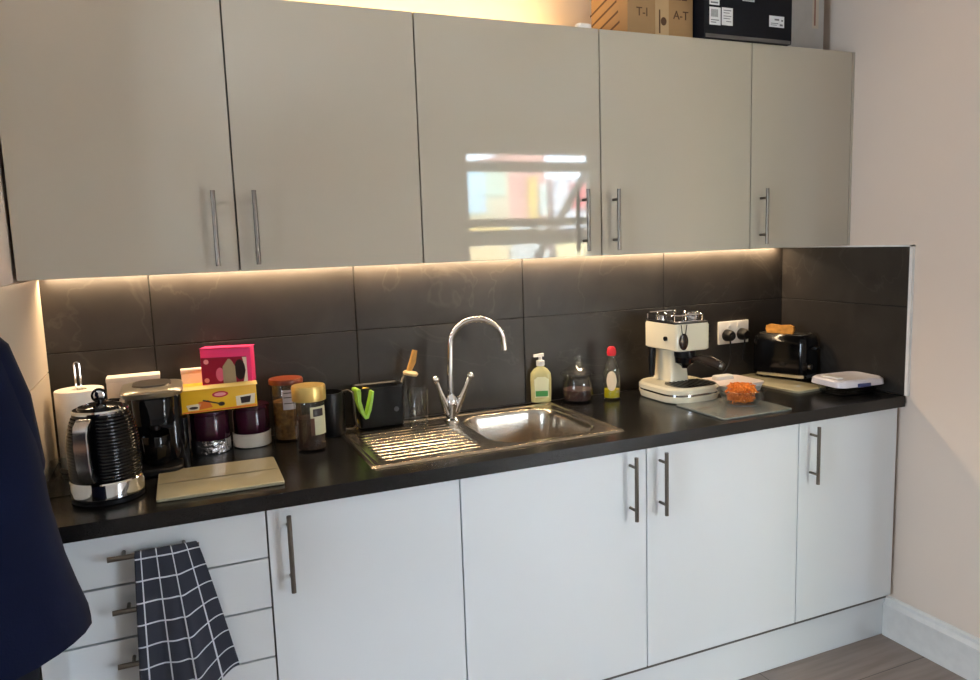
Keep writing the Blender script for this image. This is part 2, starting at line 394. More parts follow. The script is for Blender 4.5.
# ------------------------------------------------------------------ LED strips
t = thing('led_strip', 'thin warm glowing light strip under the wall cupboards', 'light', (-1.36, -.030, ZUB-.001), 0, 'light strips')
B().box(-1.30, 1.325, -.006, .006, -.003, 0).obj('diffuser', M_LED, t, smooth=False)
strip_light(t, (0.01, 0, -.006), 2.62, .010, 12.5, (1, .74, .46), (0, .25, -1))
t = thing('led_strip', 'warm light strip lying on top of the wall cupboards, lighting the wall', 'light', (-1.92, -.12, ZUT+.001), 0, 'light strips')
B().box(-.74, .80, -.006, .006, 0, .004).obj('diffuser', M_LED, t, smooth=False)
strip_light(t, (.03, 0, .008), 1.54, .012, 8, (1, .63, .22), (0, .35, 1))

# ------------------------------------------------------------------ sink
def sstep(a, b_, x): t = max(0, min(1, (x-a)/(b_-a))); return t*t*(3-2*t)
def rr_sdf(x, y, cx, cy, hw, hd, r):
    qx, qy = abs(x-cx)-hw+r, abs(y-cy)-hd+r
    return math.hypot(max(qx, 0), max(qy, 0))+min(max(qx, qy), 0)-r
def sink_h(x, y):
    e = rr_sdf(x, y, (sx0+sx1)/2, (sy0+sy1)/2, (sx1-sx0)/2, (sy1-sy0)/2, .02)
    h = .0055*sstep(0, -.006, e)
    h -= .0045*sstep(-.012, -.022, e)                         # recessed deck
    bd = rr_sdf(x, y, (bx0+bx1)/2, (by0+by1)/2, (bx1-bx0)/2, (by1-by0)/2, .085)
    if bd < .01:
        h -= .150*sstep(.004, -.030, bd)+.006*sstep(-.03, -.15, bd)
    # drainer ridges, running left to right
    dr = rr_sdf(x, y, -1.705, (sy0+sy1)/2-.01, .150, .175, .02)
    if dr < 0:
        k = sstep(0, -.012, dr); h += k*(.0032*max(0, math.sin((y+.5)*2*PI/.033))**1.2-.002)
    return h
nx, ny = 220, 150
b = B(); vs = {}
for i in range(nx+1):
    for j in range(ny+1):
        x = sx0+(sx1-sx0)*i/nx; y = sy0+(sy1-sy0)*j/ny
        vs[i, j] = b.bm.verts.new((x, y, WT+.0004+sink_h(x, y)))
for i in range(nx):
    for j in range(ny): b.bm.faces.new((vs[i, j], vs[i+1, j], vs[i+1, j+1], vs[i, j+1]))
t = thing('sink', 'inset stainless steel sink with ribbed drainer on the left', 'sink', (0, 0, 0))
b.obj('basin', M_SINK, t, ang=70)
B().lathe([(.0, .0), (.034, 0), (.036, .002), (.03, .0035), (.012, .001), (.0, .001)], 28, (-1.335, -.29, WT-.1535), cap0=False, cap1=False).obj('drain', M_CHROME, t)

# ------------------------------------------------------------------ tap
t = thing('tap', 'tall chrome swan-neck mixer tap with two lever handles behind the sink', 'tap', (-1.527, -.125, WT+.0015))
b = B(); b.lathe([(.026, 0), (.026, .006), (.019, .012), (.017, .035), (.022, .05), (.021, .075), (.012, .09)], 24)
b.obj('tap_body', M_CHROME, t)
pts = [(0, 0, .08), (0, 0, .16), (.004, 0, .24)]
for k in range(0, 15):
    a = PI-k*(PI*.93)/14; pts.append((.004+.086*(1+math.cos(a)), -.022*(1+math.cos(a)), .250+.082*math.sin(a)))
pts.append((.1765, -.045, .226))
B().tube(pts, [.0095]*(len(pts)-2)+[.0105, .0115], 14).obj('spout', M_CHROME, t)
for s_, en in ((-1, (-.052, -.012, .140)), (1, (.062, -.015, .142))):
    b = B(); st = Vector((s_*.012, 0, .026)); en = Vector(en)
    b.tube([st, st.lerp(en, .35), st.lerp(en, .7), en], [.014, .012, .0085, .0075], 14)
    d = (en-st).normalized()
    b.sphere(en+d*.006, .0125)
    b.obj('lever', M_CHROME, t)

# ------------------------------------------------------------------ kettle
M_KET = mat('black_ribbed_plastic', srgb(8, 8, 10), rough=.16, spec=.4)
t = thing('kettle', 'large black ribbed electric kettle with chrome base band and chrome-edged handle', 'kettle', (-2.522, -.42, WT))
B().lathe([(.070, 0), (.080, .002), (.080, .010), (.074, .013)], 48).obj('power_base', M_BLACKM, t)
B().lathe([(.0795, .013), (.0825, .016), (.0810, .050), (.0785, .053)], 48).obj('base_band', M_CHROME, t)
pr = [(.0785, .053)]
for k in range(20):
    z = .056+k*.0077; r = .0795+.0015*math.sin(k/19*2.6)-.018*(k/19)**4
    pr += [(r-.0008, z), (r+.0003, z+.002), (r+.0003, z+.0055), (r-.0008, z+.0072)]
pr += [(.0615, .212)]
B().lathe(pr, 56).obj('body', M_KET, t)
B().lathe([(.0610, .209), (.0625, .216), (.060, .220), (.050, .221)], 48).obj('rim', M_CHROME, t)
b = B().lathe([(.0515, .219), (.048, .226), (.03, .231), (.0, .232)], 40, cap1=False).obj('lid', M_BLACKG, t)
kn = B(); kn.lathe([(.007, .230), (.006, .240)], 16); kn.lathe([(.017, -.004), (.017, .004)], 24, (0, 0, .250), ax='y')
kn = kn.obj('lid_knob', M_BLACKG, b)
B().lathe([(.0, -.0065), (.008, -.006), (.012, -.0042), (.012, .0042), (.0, .0065)], 24, (0, 0, .250), ax='y', cap0=False, cap1=False).obj('knob_cap', M_CHROME, kn)
ang = math.radians(-108)
hd = Matrix.Rotation(ang, 4, 'Z')
b = B()
outer = [(.066, .206), (.090, .212), (.112, .200), (.120, .176), (.119, .124), (.113, .080), (.098, .064), (.078, .068)]
inner = [(.068, .190), (.088, .194), (.100, .184), (.104, .166), (.103, .126), (.099, .092), (.092, .082), (.078, .084)]
def band(b, o, i_, wd, M):
    rings = []
    for (ox, oz), (ix, iz) in zip(o, i_):
        rings.append([M @ Vector(p) for p in ((ox, -wd, oz), (ox, wd, oz), (ix, wd, iz), (ix, -wd, iz))])
    b.rings(rings)
band(b, outer, inner, .013, hd)
h = b.obj('handle', M_BLACKG, t, ang=60)
b = B()
o2 = [(x+.003, z) for x, z in outer[1:-1]]; i2 = [(x, z) for x, z in outer[1:-1]]
band(b, o2, i2, .014, hd); b.obj('chrome_trim', mat('satin_chrome', srgb(215, 215, 218), rough=.25, metal=1), h, ang=60)
for s_ in (-1, 1):
    b = B(); band(b, outer[1:-1], [(x*.5+y*.5, z*.5+w__*.5) for (x, z), (y, w__) in zip(outer[1:-1], inner[1:-1])], .0015, hd @ Matrix.Translation((0, s_*.0145, 0)))
    b.obj('chrome_side', M_CHROME, h, ang=60)
sp_ = Matrix.Rotation(ang+PI, 4, 'Z')
B().rings([[sp_ @ Vector(p) for p in r] for r in ([(.060, -.022, .19), (.060, .022, .19), (.064, .02, .224), (.064, -.02, .224)], [(.078, -.006, .205), (.078, .006, .205), (.092, .012, .224), (.092, -.012, .224)])]).obj('spout', M_BLACKG, t)

# ------------------------------------------------------------------ kitchen roll on holder
t = thing('kitchen_roll_holder', 'steel kitchen roll holder with looped top, in the left corner', 'holder', (-2.596, -.105, WT))
B().lathe([(.065, 0), (.066, .004), (.06, .008), (.0, .009)], 40, cap1=False).obj('base', M_STEEL, t)
pts = [(.006, 0, .008), (.006, 0, .27)]
for k in range(9): a = k*PI/8; pts.append((.006*math.cos(a), 0, .286+.008*math.sin(a)))
pts += [(-.006, 0, .27), (-.006, 0, .21)]
B().tube(pts, .0026, 8).obj('pole', M_CHROME, t)
r_ = B().lathe([(.020, .0), (.0595, 0), (.061, .003), (.061, .207), (.0595, .210), (.020, .210), (.020, 0)], 48, (0, 0, 0), cap0=False, cap1=False).obj('kitchen_roll', M_PAPER)
r_.location = (-2.596, -.105, WT+.010)
tag(r_, 'white kitchen paper roll standing on the steel holder behind the black kettle', 'kitchen roll')

# ------------------------------------------------------------------ things on / against left wall
o = B().rrect(0, 0, [(-.004, .25, .19), (.004, .25, .19)], .03).obj('chopping_board', mat('white_board', srgb(233, 226, 214), rough=.4))
o.matrix_world = Matrix.Translation((XL+.022, -.500, WT+.1265)) @ Matrix.Rotation(math.radians(-3), 4, 'Y') @ Matrix.Rotation(PI/2, 4, 'Y')
tag(o, 'white chopping board leaning upright on the left wall, partly behind the person', 'chopping board')
b = B().rrect(0, 0, [(0, .06, .20), (.002, .064, .204), (.045, .072, .214), (.047, .078, .22), (.044, .070, .212), (.003, .058, .198)], .015, cap0=True, cap1=True)
o = b.obj('plastic_tray', M_CLEARP); o.location = (XL+.052, -.27, WT)
tag(o, 'small clear plastic tray on the worktop beside the left wall', 'tray')

# ------------------------------------------------------------------ cartons behind coffee maker
M_CARD_W = mat('white_card', srgb(238, 222, 208), rough=.7)
for lo, w_, lab in (((-2.462, -.045, WT), .138, 'white carton against the tiles behind the coffee maker'), ((-2.288, -.0125-.0155, WT), .095, 'white carton against the tiles behind the yellow box')):
    hh = .237 if w_ > .1 else .238; dp = .030 if w_ > .1 else .0145
    t = thing('carton', lab, 'box', lo, 0, 'white cartons against the tiles')
    B().box(-w_/2, w_/2, -dp, dp, 0, hh-.012, bev=.002).obj('box_body', M_CARD_W, t)
    B().box(-w_/2-.001, w_/2+.001, -dp-.001, dp+.001, hh-.014, hh, bev=.002).obj('box_lid', M_CARD_W, t)

# ------------------------------------------------------------------ pod coffee maker
t = thing('coffee_maker', 'black capsule coffee maker with flat silver lid, beside the kettle', 'coffee maker', (-2.412, -.19, WT))
b = B(); b.rrect(0, .035, [(0, .135, .14), (.004, .14, .145), (.19, .14, .145), (.205, .13, .135)], .03); b.obj('body', M_BLACKG, t)
b = B(); b.rrect(0, -.055, [(0, .12, .12), (.003, .126, .126), (.016, .126, .126), (.02, .12, .12)], .035); b.obj('drip_tray', M_BLACKM, t)
b = B(); b.rrect(0, -.035, [(.125, .07, .07), (.13, .10, .10), (.195, .105, .11), (.207, .10, .10)], .035); b.obj('brew_head', M_BLACKG, t)
b = B(); b.lathe([(.0, .11), (.012, .11), (.014, .128), (.0, .128)], 16, (0, -.045, 0), cap0=False, cap1=False); b.obj('nozzle', M_BLACKM, t)
b = B(); b.rrect(0, -.005, [(.203, .12, .17), (.207, .145, .19), (.219, .156, .20), (.224, .150, .19), (.227, .12, .15)], .04)
l_ = b.obj('lid', mat('warm_silver', srgb(178, 170, 156), rough=.3, metal=.85), t)
B().rrect(0, .01, [(.226, .10, .12), (.231, .095, .115)], .04).obj('lid_inset', mat('dark_silver', srgb(96, 90, 84), rough=.35, metal=.7), l_)
B().lathe([(.024, .0), (.033, .02), (.036, .075), (.034, .08), (.030, .075), (.0, .01)], 24, (0, 0, 0), cap1=False).xf(Matrix.Translation((0, -.06, .0205))).obj('cup', M_BLACKG, t)
B().rrect(.055, .06, [(0, .03, .08), (.12, .03, .08)], .012).xf(Matrix.Translation((.012, 0, 0))).obj('water_tank', mat('smoked_plastic', srgb(10, 10, 12), rough=.05), t)

# ------------------------------------------------------------------ worktop boards
M_SAGE = mat('sage_glass', srgb(176, 168, 140), rough=.14, coat=0, noise=(8, .05))
t = thing('glass_board', 'beige-green glass chopping board lying flat in front of the canisters', 'chopping board', (-2.267, -.412, WT), math.radians(-1))
B().rrect(0, 0, [(.001, .292, .246), (.0025, .294, .248), (.008, .294, .248), (.009, .291, .245)], .006).obj('board', M_SAGE, t)
b = B()
b.box(-.146, .146, -.0015, .0015, .0085, .0093)
for k in range(26): b.box(-.10+k*.0078, -.10+k*.0078+.005, -.0045, .0045, .0085, .0094)
b.obj('printed_line', mat('board_print', srgb(92, 86, 66), rough=.3), t, smooth=False)
for x in (-.11, .11):
    for y in (-.09, .09): B().lathe([(.006, 0), (.006, .0015)], 12, (x, y, 0)).obj('rubber_foot', M_BLACKM, t)

# ------------------------------------------------------------------ canisters + boxes
M_PURP = mat('deep_purple_enamel', srgb(52, 16, 34), rough=.14)
def canister(x, y, low, lab):
    t = thing('canister', lab, 'canister', (x, y, WT), 0, 'dark purple canisters')
    B().lathe([(.050, 0), (.0555, .003), (.0555, .040), (.0525, .042)], 40).obj('base_band', low, t)
    B().lathe([(.0525, .041), (.0535, .045), (.0535, .108), (.051, .112)], 40).obj('body', M_PURP, t)
    l_ = B().lathe([(.050, .112), (.055, .114), (.055, .123), (.048, .1265), (.0, .1275)], 40, cap1=False).obj('lid', M_PURP, t)
canister(-2.270, -.100, mat('crinkled_foil', srgb(214, 212, 214), rough=.22, metal=1, bump=(60, 1, .01)), 'dark purple canister with silver base under the left of the yellow box')
canister(-2.153, -.084, mat('cream_band', srgb(222, 214, 200), rough=.3), 'dark purple canister with cream white base under the right of the yellow box')
M_YEL = mat('yellow_card', srgb(236, 184, 24), rough=.45, noise=(6, .05))
t = thing('tea_box', 'yellow printed carton with open top lying across the two purple canisters', 'box', (-2.242, -.103, WT+.1285), math.radians(2))
b = B(); b.box(-.102, .102, -.055, .055, 0, .068, bev=.0012); b.obj('box_body', M_YEL, t)
M_CREAMC = mat('cream_card', srgb(240, 214, 130), rough=.6)
b = B(); b.box(-.104, .104, -.072, -.050, .0, .0016, M=Matrix.Translation((0, 0, .0745)) @ Matrix.Translation((0, -.050, 0)) @ Matrix.Rotation(math.radians(18), 4, 'X') @ Matrix.Translation((0, .050, 0)))
b.obj('open_flap', M_CREAMC, t, smooth=False)
def decal(name, parent, y, pts, m, M=None):
    b = B(); b.rings([[(x, y, z) for x, z in pts], [(x, y-.0005, z) for x, z in pts]])
    if M is not None: b.xf(M)
    return b.obj(name, m, parent, smooth=False)
def oval(cx, cz, rx, rz, n=28): return [(cx+rx*math.cos(2*PI*k/n), cz+rz*math.sin(2*PI*k/n)) for k in range(n)]
def rct(x0, x1, z0, z1): return [(x0, z0), (x1, z0), (x1, z1), (x0, z1)]
RED = mat('print_red', srgb(196, 40, 56), rough=.4); ORG = mat('print_orange', srgb(222, 110, 30), rough=.4)
DKB = mat('print_dark', srgb(44, 28, 26), rough=.4); CRM = mat('print_cream', srgb(230, 216, 190), rough=.4); PNKL = mat('print_pink', srgb(232, 150, 150), rough=.4)
decal('logo', t, -.0551, oval(.002, .047, .022, .009), RED); decal('logo_centre', t, -.0557, oval(.002, .047, .016, .005), PNKL)
decal('printed_cup', t, -.0551, [(-.085, .008), (-.058, .008), (-.05, .026), (-.09, .024)], CRM)
decal('printed_tea', t, -.0557, oval(-.071, .015, .012, .004), DKB)
decal('printed_spice', t, -.0551, [(-.055, .008), (-.02, .012), (-.03, .034), (-.058, .030)], ORG)
decal('printed_spoon', t, -.0556, [(-.045, .036), (.000, .022), (.000, .018), (-.046, .032)], DKB)
decal('printed_bowl', t, -.0559, oval(.004, .019, .009, .006), DKB)
decal('printed_mug', t, -.0551, [(.045, .008), (.095, .010), (.098, .040), (.044, .036)], CRM)
decal('printed_coffee', t, -.0557, [(.058, .014), (.082, .015), (.086, .034), (.056, .032)], DKB)
decal('printed_border', t, -.0553, [(-.1, .0015), (.1, .0015), (.1, .007), (-.1, .005)], ORG)
# pink box
M_PINK = mat('pink_card', srgb(240, 58, 120), rough=.4, noise=(6, .05))
t = thing('gift_box', 'bright pink window carton standing on top of the yellow box', 'box', (-2.206, -.104, WT+.1285+.0690), math.radians(-16))
b = B(); b.box(-.070, .070, -.030, .030, 0, .104, bev=.001); b.obj('box_body', M_PINK, t)
b = B(); b.box(-.071, .071, -.034, .034, .1045, .1065, M=Matrix.Rotation(math.radians(-2), 4, 'X')); b.obj('top_flap', M_PINK, t, smooth=False)
decal('front_panel', t, -.0301, rct(-.069, .058, .003, .080), mat('print_crimson', srgb(150, 16, 48), rough=.35))
decal('printed_spots', t, -.0307, oval(-.018, .03, .012, .02), mat('print_rose', srgb(210, 96, 120), rough=.4))
decal('berries', t, -.0306, oval(.038, .042, .015, .030), DKB)
decal('white_edge', t, -.0303, [(.046, .004), (.058, .004), (.058, .078), (.046, .078), (.054, .04)], CRM)
for cx, cz in ((-.055, .068), (-.056, .014)): decal('printed_dot', t, -.0306, oval(cx, cz, .007, .007, 14), PNKL)
decal('pouch', t, -.0312, [(-.010, .004), (.026, .004), (.025, .052), (.018, .066), (.012, .074), (.006, .074), (0, .066), (-.010, .052)], mat('pouch_beige', srgb(168, 152, 118), rough=.4))

# ------------------------------------------------------------------ glass storage jar, coffee jar
def jar_shell(r, h, m, t, name='glass_body'):
    return B().lathe([(0, .001), (r-.004, 0), (r, .004), (r, h-.004), (r-.003, h), (r-.005, h-.004), (r-.0045, .008), (0, .005)], 40, cap0=False, cap1=False).obj(name, m, t)
t = thing('storage_jar', 'tall glass storage jar with orange-brown lid and paper label', 'jar', (-2.043, -.075, WT))
jar_shell(.047, .178, M_GLASS, t)
B().lathe([(0, .006), (.0415, .006), (.0415, .120), (0, .124)], 32, cap0=False, cap1=False).obj('contents', mat('dry_pasta', srgb(150, 110, 62), rough=.8, noise=(70, .45), bump=(80, 1, .004)), t)
B().lathe([(.046, .174), (.051, .175), (.0515, .186), (.049, .190), (.0, .191)], 40, cap1=False).obj('lid', mat('copper_brown_lid', srgb(116, 54, 32), rough=.35), t)
def curved_label(r, a0, a1, z0, z1, m, t, name='label', n=14):
    b = B(); rr = []
    for k in range(n+1):
        a = math.radians(a0+(a1-a0)*k/n); c, s_ = math.cos(a), math.sin(a)
        rr.append([(c*(r+d), s_*(r+d), z) for d, z in ((.0003, z0), (.0009, z0), (.0009, z1), (.0003, z1))])
    return b.rings(rr).obj(name, m, t)
lb = curved_label(.047, 248, 292, .100, .160, mat('paper_label', srgb(205, 200, 205), rough=.7), t)
for z in (.118, .136, .15): curved_label(.0480, 252, 288, z, z+.0025, DKB, lb, 'printed_line')
t = thing('coffee_jar', 'instant coffee jar with wide gold lid, in front of the storage jar', 'jar', (-2.002, -.235, WT))
jar_shell(.044, .148, M_GLASS, t)
B().lathe([(0, .006), (.0385, .006), (.0385, .095), (0, .098)], 32, cap0=False, cap1=False).obj('coffee_granules', mat('coffee_brown', srgb(58, 34, 22), rough=.9, noise=(150, .5), bump=(150, 1, .004)), t)
B().lathe([(.0440, .146), (.0480, .147), (.0485, .152), (.0485, .186), (.0465, .190), (.0, .191)], 44, cap1=False).obj('lid', mat('gold_lid', srgb(218, 186, 112), rough=.32, metal=.6), t)
lb = curved_label(.044, 262, 330, .050, .132, mat('jar_label', srgb(196, 194, 160), rough=.4), t)
curved_label(.0450, 272, 312, .104, .126, DKB, lb, 'logo')
curved_label(.0450, 262, 276, .050, .100, mat('label_brown', srgb(86, 52, 34), rough=.4), lb, 'printed_stripe')

# ------------------------------------------------------------------ black jug
t = thing('jug', 'black jug with slim chrome handle, behind the gold-lidded coffee jar', 'jug', (-1.922, -.085, WT))
B().lathe([(0, 0), (.050, 0), (.053, .006), (.052, .12), (.049, .135), (.046, .135), (.048, .01), (0, .01)], 40, cap0=False, cap1=False).obj('body', M_BLACKM, t)
pts = [(.045, -.012, .132), (.062, -.017, .136), (.074, -.019, .128), (.078, -.020, .10), (.080, -.020, .05), (.084, -.021, .022), (.072, -.019, .012), (.048, -.013, .012)]
B().tube(pts, .0042, 10).obj('handle', M_STEEL, t)

# ------------------------------------------------------------------ caddy with contents
t = thing('sink_caddy', 'black plastic sink caddy standing behind the drainer', 'caddy', (-1.752, -.086, WT+.0045))
b = B().rrect(0, 0, [(0, .140, .070), (.004, .144, .076), (.128, .150, .084), (.130, .154, .088), (.133, .152, .086), (.128, .140, .074), (.006, .134, .066)], .010)
b.xf(Matrix.Translation((0, .022, 0))); b.obj('tub', M_BLACKM, t)
b = B(); b.box(-.012, -.008, -.015, .055, .01, .10); b.obj('divider', M_BLACKM, t)
curved = B().lathe([(0, .001), (.008, .001), (.008, 0)], 14, (.045, -.0215, .055), ax='y'); curved.obj('badge', mat('grey_badge', srgb(92, 92, 96), rough=.4), t)
# green cloth hanging over the caddy corner
M_GREEN = mat('lime_silicone', srgb(160, 206, 70), rough=.45)
green = B()
gl_ = [(-.026, .006), (-.024, -.030), (-.014, -.066), (-.002, -.086), (.008, -.084), (.018, -.060), (.026, -.026), (.030, -.002)]
gi_ = [(-.012, .002), (-.013, -.028), (-.006, -.058), (.0005, -.074), (.004, -.073), (.011, -.052), (.019, -.022), (.024, -.002)]
green.rings([[(a, -.014, c), (a, .014, c*.97+.001), (a2, .014, c2*.97+.001), (a2, -.014, c2)] for (a, c), (a2, c2) in zip(gl_, gi_)])
green.box(-.026, -.012, -.014, .036, -.001, .010, bev=.003)
o = green.obj('scraper', M_GREEN); o.location = (-1.822, -.150, WT+.137); o.rotation_euler = (0, 0, math.radians(6))
tag(o, 'lime green folded silicone holder hooked on the left end of the black caddy', 'holder')
# scrubbing brush
t = thing('dish_brush', 'dish brush with brown wooden handle sticking up from the caddy', 'brush', (-1.706, -.060, WT+.012))
b = B(); b.tube([(0, 0, 0), (.012, 0, .07), (.030, 0, .118), (.048, -.002, .150), (.062, -.004, .164)], [.004, .004, .0045, .005, .004], 10); b.obj('stem', M_STEEL, t)
b = B(); b.tube([(.058, -.004, .158), (.072, -.004, .188), (.082, -.004, .226)], [.009, .012, .009], 12, flat=.6); b.obj('handle', mat('brown_wood', srgb(186, 138, 66), rough=.5, noise=(30, .2)), t)
b = B(); b.lathe([(.0, 0), (.022, .002), (.026, .010), (.020, .016), (.0, .018)], 24, (0, 0, 0), cap0=False, cap1=False); b.xf(Matrix.Translation((.062, -.004, .142)) @ Matrix.Rotation(math.radians(12), 4, 'Y')); b.obj('head', mat('cream_plastic', srgb(222, 196, 150), rough=.4), t)
o = B().box(-.022, .022, -.012, .012, 0, .118, bev=.006, seg=3).obj('sponge', mat('yellow_sponge', srgb(232, 196, 84), rough=.95, bump=(150, 1, .003)))
o.location = (-1.806, -.062, WT+.0125); o.rotation_euler = (0, math.radians(12), 0); tag(o, 'yellow sponge standing in the left of the black caddy', 'sponge')

# ------------------------------------------------------------------ glass tumbler on drainer
o = B().lathe([(0, 0), (.027, 0), (.029, .003), (.034, .125), (.033, .127), (.0315, .125), (.0265, .012), (0, .011)], 36, cap0=False, cap1=False).obj('tumbler', M_GLASS)
o.location = (-1.660, -.190, WT+.0055); tag(o, 'clear glass tumbler standing on the ribbed steel drainer', 'glass')

# ------------------------------------------------------------------ soap, sugar jar, oil bottle
t = thing('soap_dispenser', 'clear pump bottle of pale yellow hand soap behind the sink', 'bottle', (-1.150, -.034, WT+.0055), math.radians(-20))
B().rrect(0, 0, [(0, .066, .034), (.003, .072, .040), (.085, .076, .042), (.105, .072, .040), (.120, .050, .034), (.128, .026, .024), (.134, .024, .024)], .018).obj('bottle', mat('soap_yellow', srgb(224, 218, 160), rough=.12, trans=.35), t)
decal('label', t, -.0214, [(-.024, .02), (.024, .02), (.026, .085), (.014, .094), (-.014, .094), (-.026, .085)], mat('soap_label', srgb(222, 222, 186), rough=.4))
decal('label_band', t, -.0221, rct(-.022, .022, .024, .044), mat('soap_green', srgb(74, 150, 84), rough=.4))
p_ = B().lathe([(.014, .132), (.015, .134), (.015, .150), (.007, .153), (.006, .166)], 20).obj('pump', M_PLASW, t)
B().rings([[(-.024, -.009, .164), (-.024, .009, .164), (.012, .009, .166), (.012, -.009, .166)], [(-.024, -.006, .172), (-.024, .006, .172), (.012, .009, .176), (.012, -.009, .176)]]).obj('nozzle', M_PLASW, p_)
t = thing('glass_jar', 'round glass jar with knobbed lid holding dark contents, between soap and bottle', 'jar', (-1.022, -.072, WT))
B().lathe([(0, .001), (.046, 0), (.054, .006), (.058, .03), (.056, .07), (.048, .088), (.050, .096), (.046, .094), (.045, .086), (.052, .068), (.054, .03), (.048, .008), (0, .006)], 44, cap0=False, cap1=False).obj('glass_body', M_GLASS, t)
B().lathe([(0, .0075), (.046, .009), (.0525, .030), (.052, .046), (0, .050)], 32, cap0=False, cap1=False).obj('contents', mat('dark_tea', srgb(52, 24, 22), rough=.9, noise=(80, .4), bump=(90, 1, .004)), t)
l_ = B().lathe([(0, .099), (.056, .097), (.062, .101), (.060, .107), (.040, .118), (.020, .132), (.010, .140), (.008, .146), (.014, .153), (.015, .160), (.010, .168), (0, .170)], 40, cap0=False, cap1=False).obj('lid', M_GLASS, t)
t = thing('oil_bottle', 'clear bottle with red cap and a little yellow-green liquid left', 'bottle', (-.898, -.105, WT), math.radians(-25))
B().lathe([(0, .001), (.027, 0), (.031, .005), (.031, .095), (.027, .120), (.014, .148), (.0125, .165), (.011, .165), (.0125, .146), (.0255, .118), (.0290, .094), (.029, .008), (0, .006)], 36, cap0=False, cap1=False).obj('bottle', M_GLASS, t)
B().lathe([(0, .0065), (.0275, .0085), (.0275, .038), (0, .038)], 32, cap0=False, cap1=False).obj('liquid', mat('green_oil', srgb(196, 178, 20), rough=.1, spec=.4), t)
B().lathe([(.0135, .160), (.0155, .161), (.017, .172), (.015, .186), (.009, .193), (0, .194)], 24, cap1=False).obj('cap', mat('red_cap', srgb(206, 28, 44), rough=.35), t)
b = B(); rr = []
for k in range(13):
    u = -1+2*k/12; a = math.radians(262+u*34); hh = .036*math.sqrt(max(.02, 1-u*u)); c, s_ = math.cos(a), math.sin(a)
    rr.append([(c*(.031+d), s_*(.031+d), .072+z) for d, z in ((.0003, -hh), (.0009, -hh), (.0009, hh), (.0003, hh))])
b.rings(rr).obj('label', mat('cream_label', srgb(222, 200, 168), rough=.5), t)

# ------------------------------------------------------------------ espresso machine
M_CREAM = mat('cream_enamel', srgb(226, 217, 192), rough=.16, noise=(4, .02))
M_DSTEEL = mat('dark_steel_grid', srgb(70, 68, 66), rough=.25, metal=.9)
t = thing('espresso_machine', 'cream retro espresso machine with chrome top and portafilter', 'coffee machine', (-.674, -.175, WT))
b = B().rrect(.0, -.022, [(.0, .205, .24), (.004, .22, .258), (.022, .228, .266), (.026, .228, .266)], .075, seg=8); b.obj('base', M_CREAM, t)
b = B().rrect(.0, -.022, [(.026, .222, .260), (.034, .222, .260)], .073, seg=8); b.obj('chrome_band', M_CHROME, t)
b = B().rrect(.0, -.022, [(.034, .228, .266), (.048, .228, .266), (.056, .216, .254)], .075, seg=8); b.obj('base_upper', M_CREAM, t)
b = B().rrect(.012, -.075, [(.0555, .175, .13), (.0575, .175, .13)], .05, seg=8); dg = b.obj('drip_grid', M_DSTEEL, t)
b = B()
for k in range(9): b.box(-.058+k*.0172, -.058+k*.0172+.006, -.128, -.022, .0575, .0590)
b.obj('grid_slots', mat('black_slot', srgb(12, 12, 12), rough=.4), dg, smooth=False)
b = B().rrect(.010, .036, [(.054, .082, .125), (.10, .074, .112), (.19, .074, .112)], .016); b.obj('column', M_CREAM, t)
b = B().rrect(.0, -.012, [(.180, .138, .196), (.184, .146, .204), (.268, .146, .204), (.276, .140, .198)], .022); hd_ = b.obj('head', M_CREAM, t)
b = B()
for z in (.205, .223, .241, .259): b.box(.071, .0742, -.108, .07, z, z+.006, bev=.001)
b.obj('vents', M_BLACKM, hd_)
b = B().rrect(.0, -.010, [(.275, .142, .200), (.280, .142, .200)], .022); b.obj('top_plate', M_BLACKM, t)
# cup rail
b = B()
b.rrect(0, 0, [(.281, .134, .190), (.284, .134, .190)], .02); b.obj('cup_tray', M_CHROME, t)
rl = []
for qx, qy, a0 in ((1, 1, 0), (-1, 1, 90), (-1, -1, 180), (1, -1, 270)):
    for k in range(5): a = math.radians(a0+22.5*k); rl.append((qx*.042+.022*math.cos(a), qy*.068+.022*math.sin(a), .304))
rl.append(rl[0]); b = B(); b.tube(rl, .0032, 8, cap=False)
for x, y in ((.060, .08), (-.060, .08), (-.060, -.08), (.060, -.08), (.064, 0), (-.064, 0)): b.tube([(x, y, .283), (x, y, .304)], .003, 8)
b.obj('cup_rail', M_CHROME, t)
b = B(); b.lathe([(.026, .284), (.028, .289), (.030, .312), (.026, .316), (.0, .317)], 28, (.036, -.045, 0), cap1=False); b.obj('filter_basket', M_CHROME, t)
b = B(); b.lathe([(.022, .284), (.024, .30), (.018, .306), (0, .307)], 28, (-.025, .05, 0), cap1=False); b.obj('steam_cap', M_CHROME, t)
B().lathe([(0, -.1165), (.017, -.1160), (.019, -.1145), (.019, -.1125)], 28, (0, 0, 0), ax='y', cap0=False).xf(Matrix.Translation((-.046, 0, .215)) @ Matrix.Diagonal((1.0, 1, 1.55, 1))).obj('badge', mat('dark_brown_badge', srgb(48, 30, 22), rough=.2), hd_)
b = B()
for s_ in (-1, 1): b.tube([(-.046+s_*.006, -.1155, .240), (-.046+s_*.012, -.1155, .275)], .0014, 6)
b.obj('badge_wires', M_DSTEEL, hd_)
b = B(); b.lathe([(.036, .152), (.038, .160), (.038, .182)], 28, (.0, -.060, 0)); b.obj('group_head', M_BLACKM, t)
b = B(); b.lathe([(.010, .112), (.014, .120), (.034, .132), (.036, .152)], 28, (.0, -.060, 0)); pf = b.obj('portafilter', M_BLACKG, t)
b = B(); b.tube([(.01, -.09, .148), (.022, -.12, .150), (.038, -.155, .144), (.052, -.190, .132)], [.009, .014, .019, .015], 14); hh_ = b.obj('handle', mat('brown_black', srgb(46, 34, 30), rough=.25), pf)
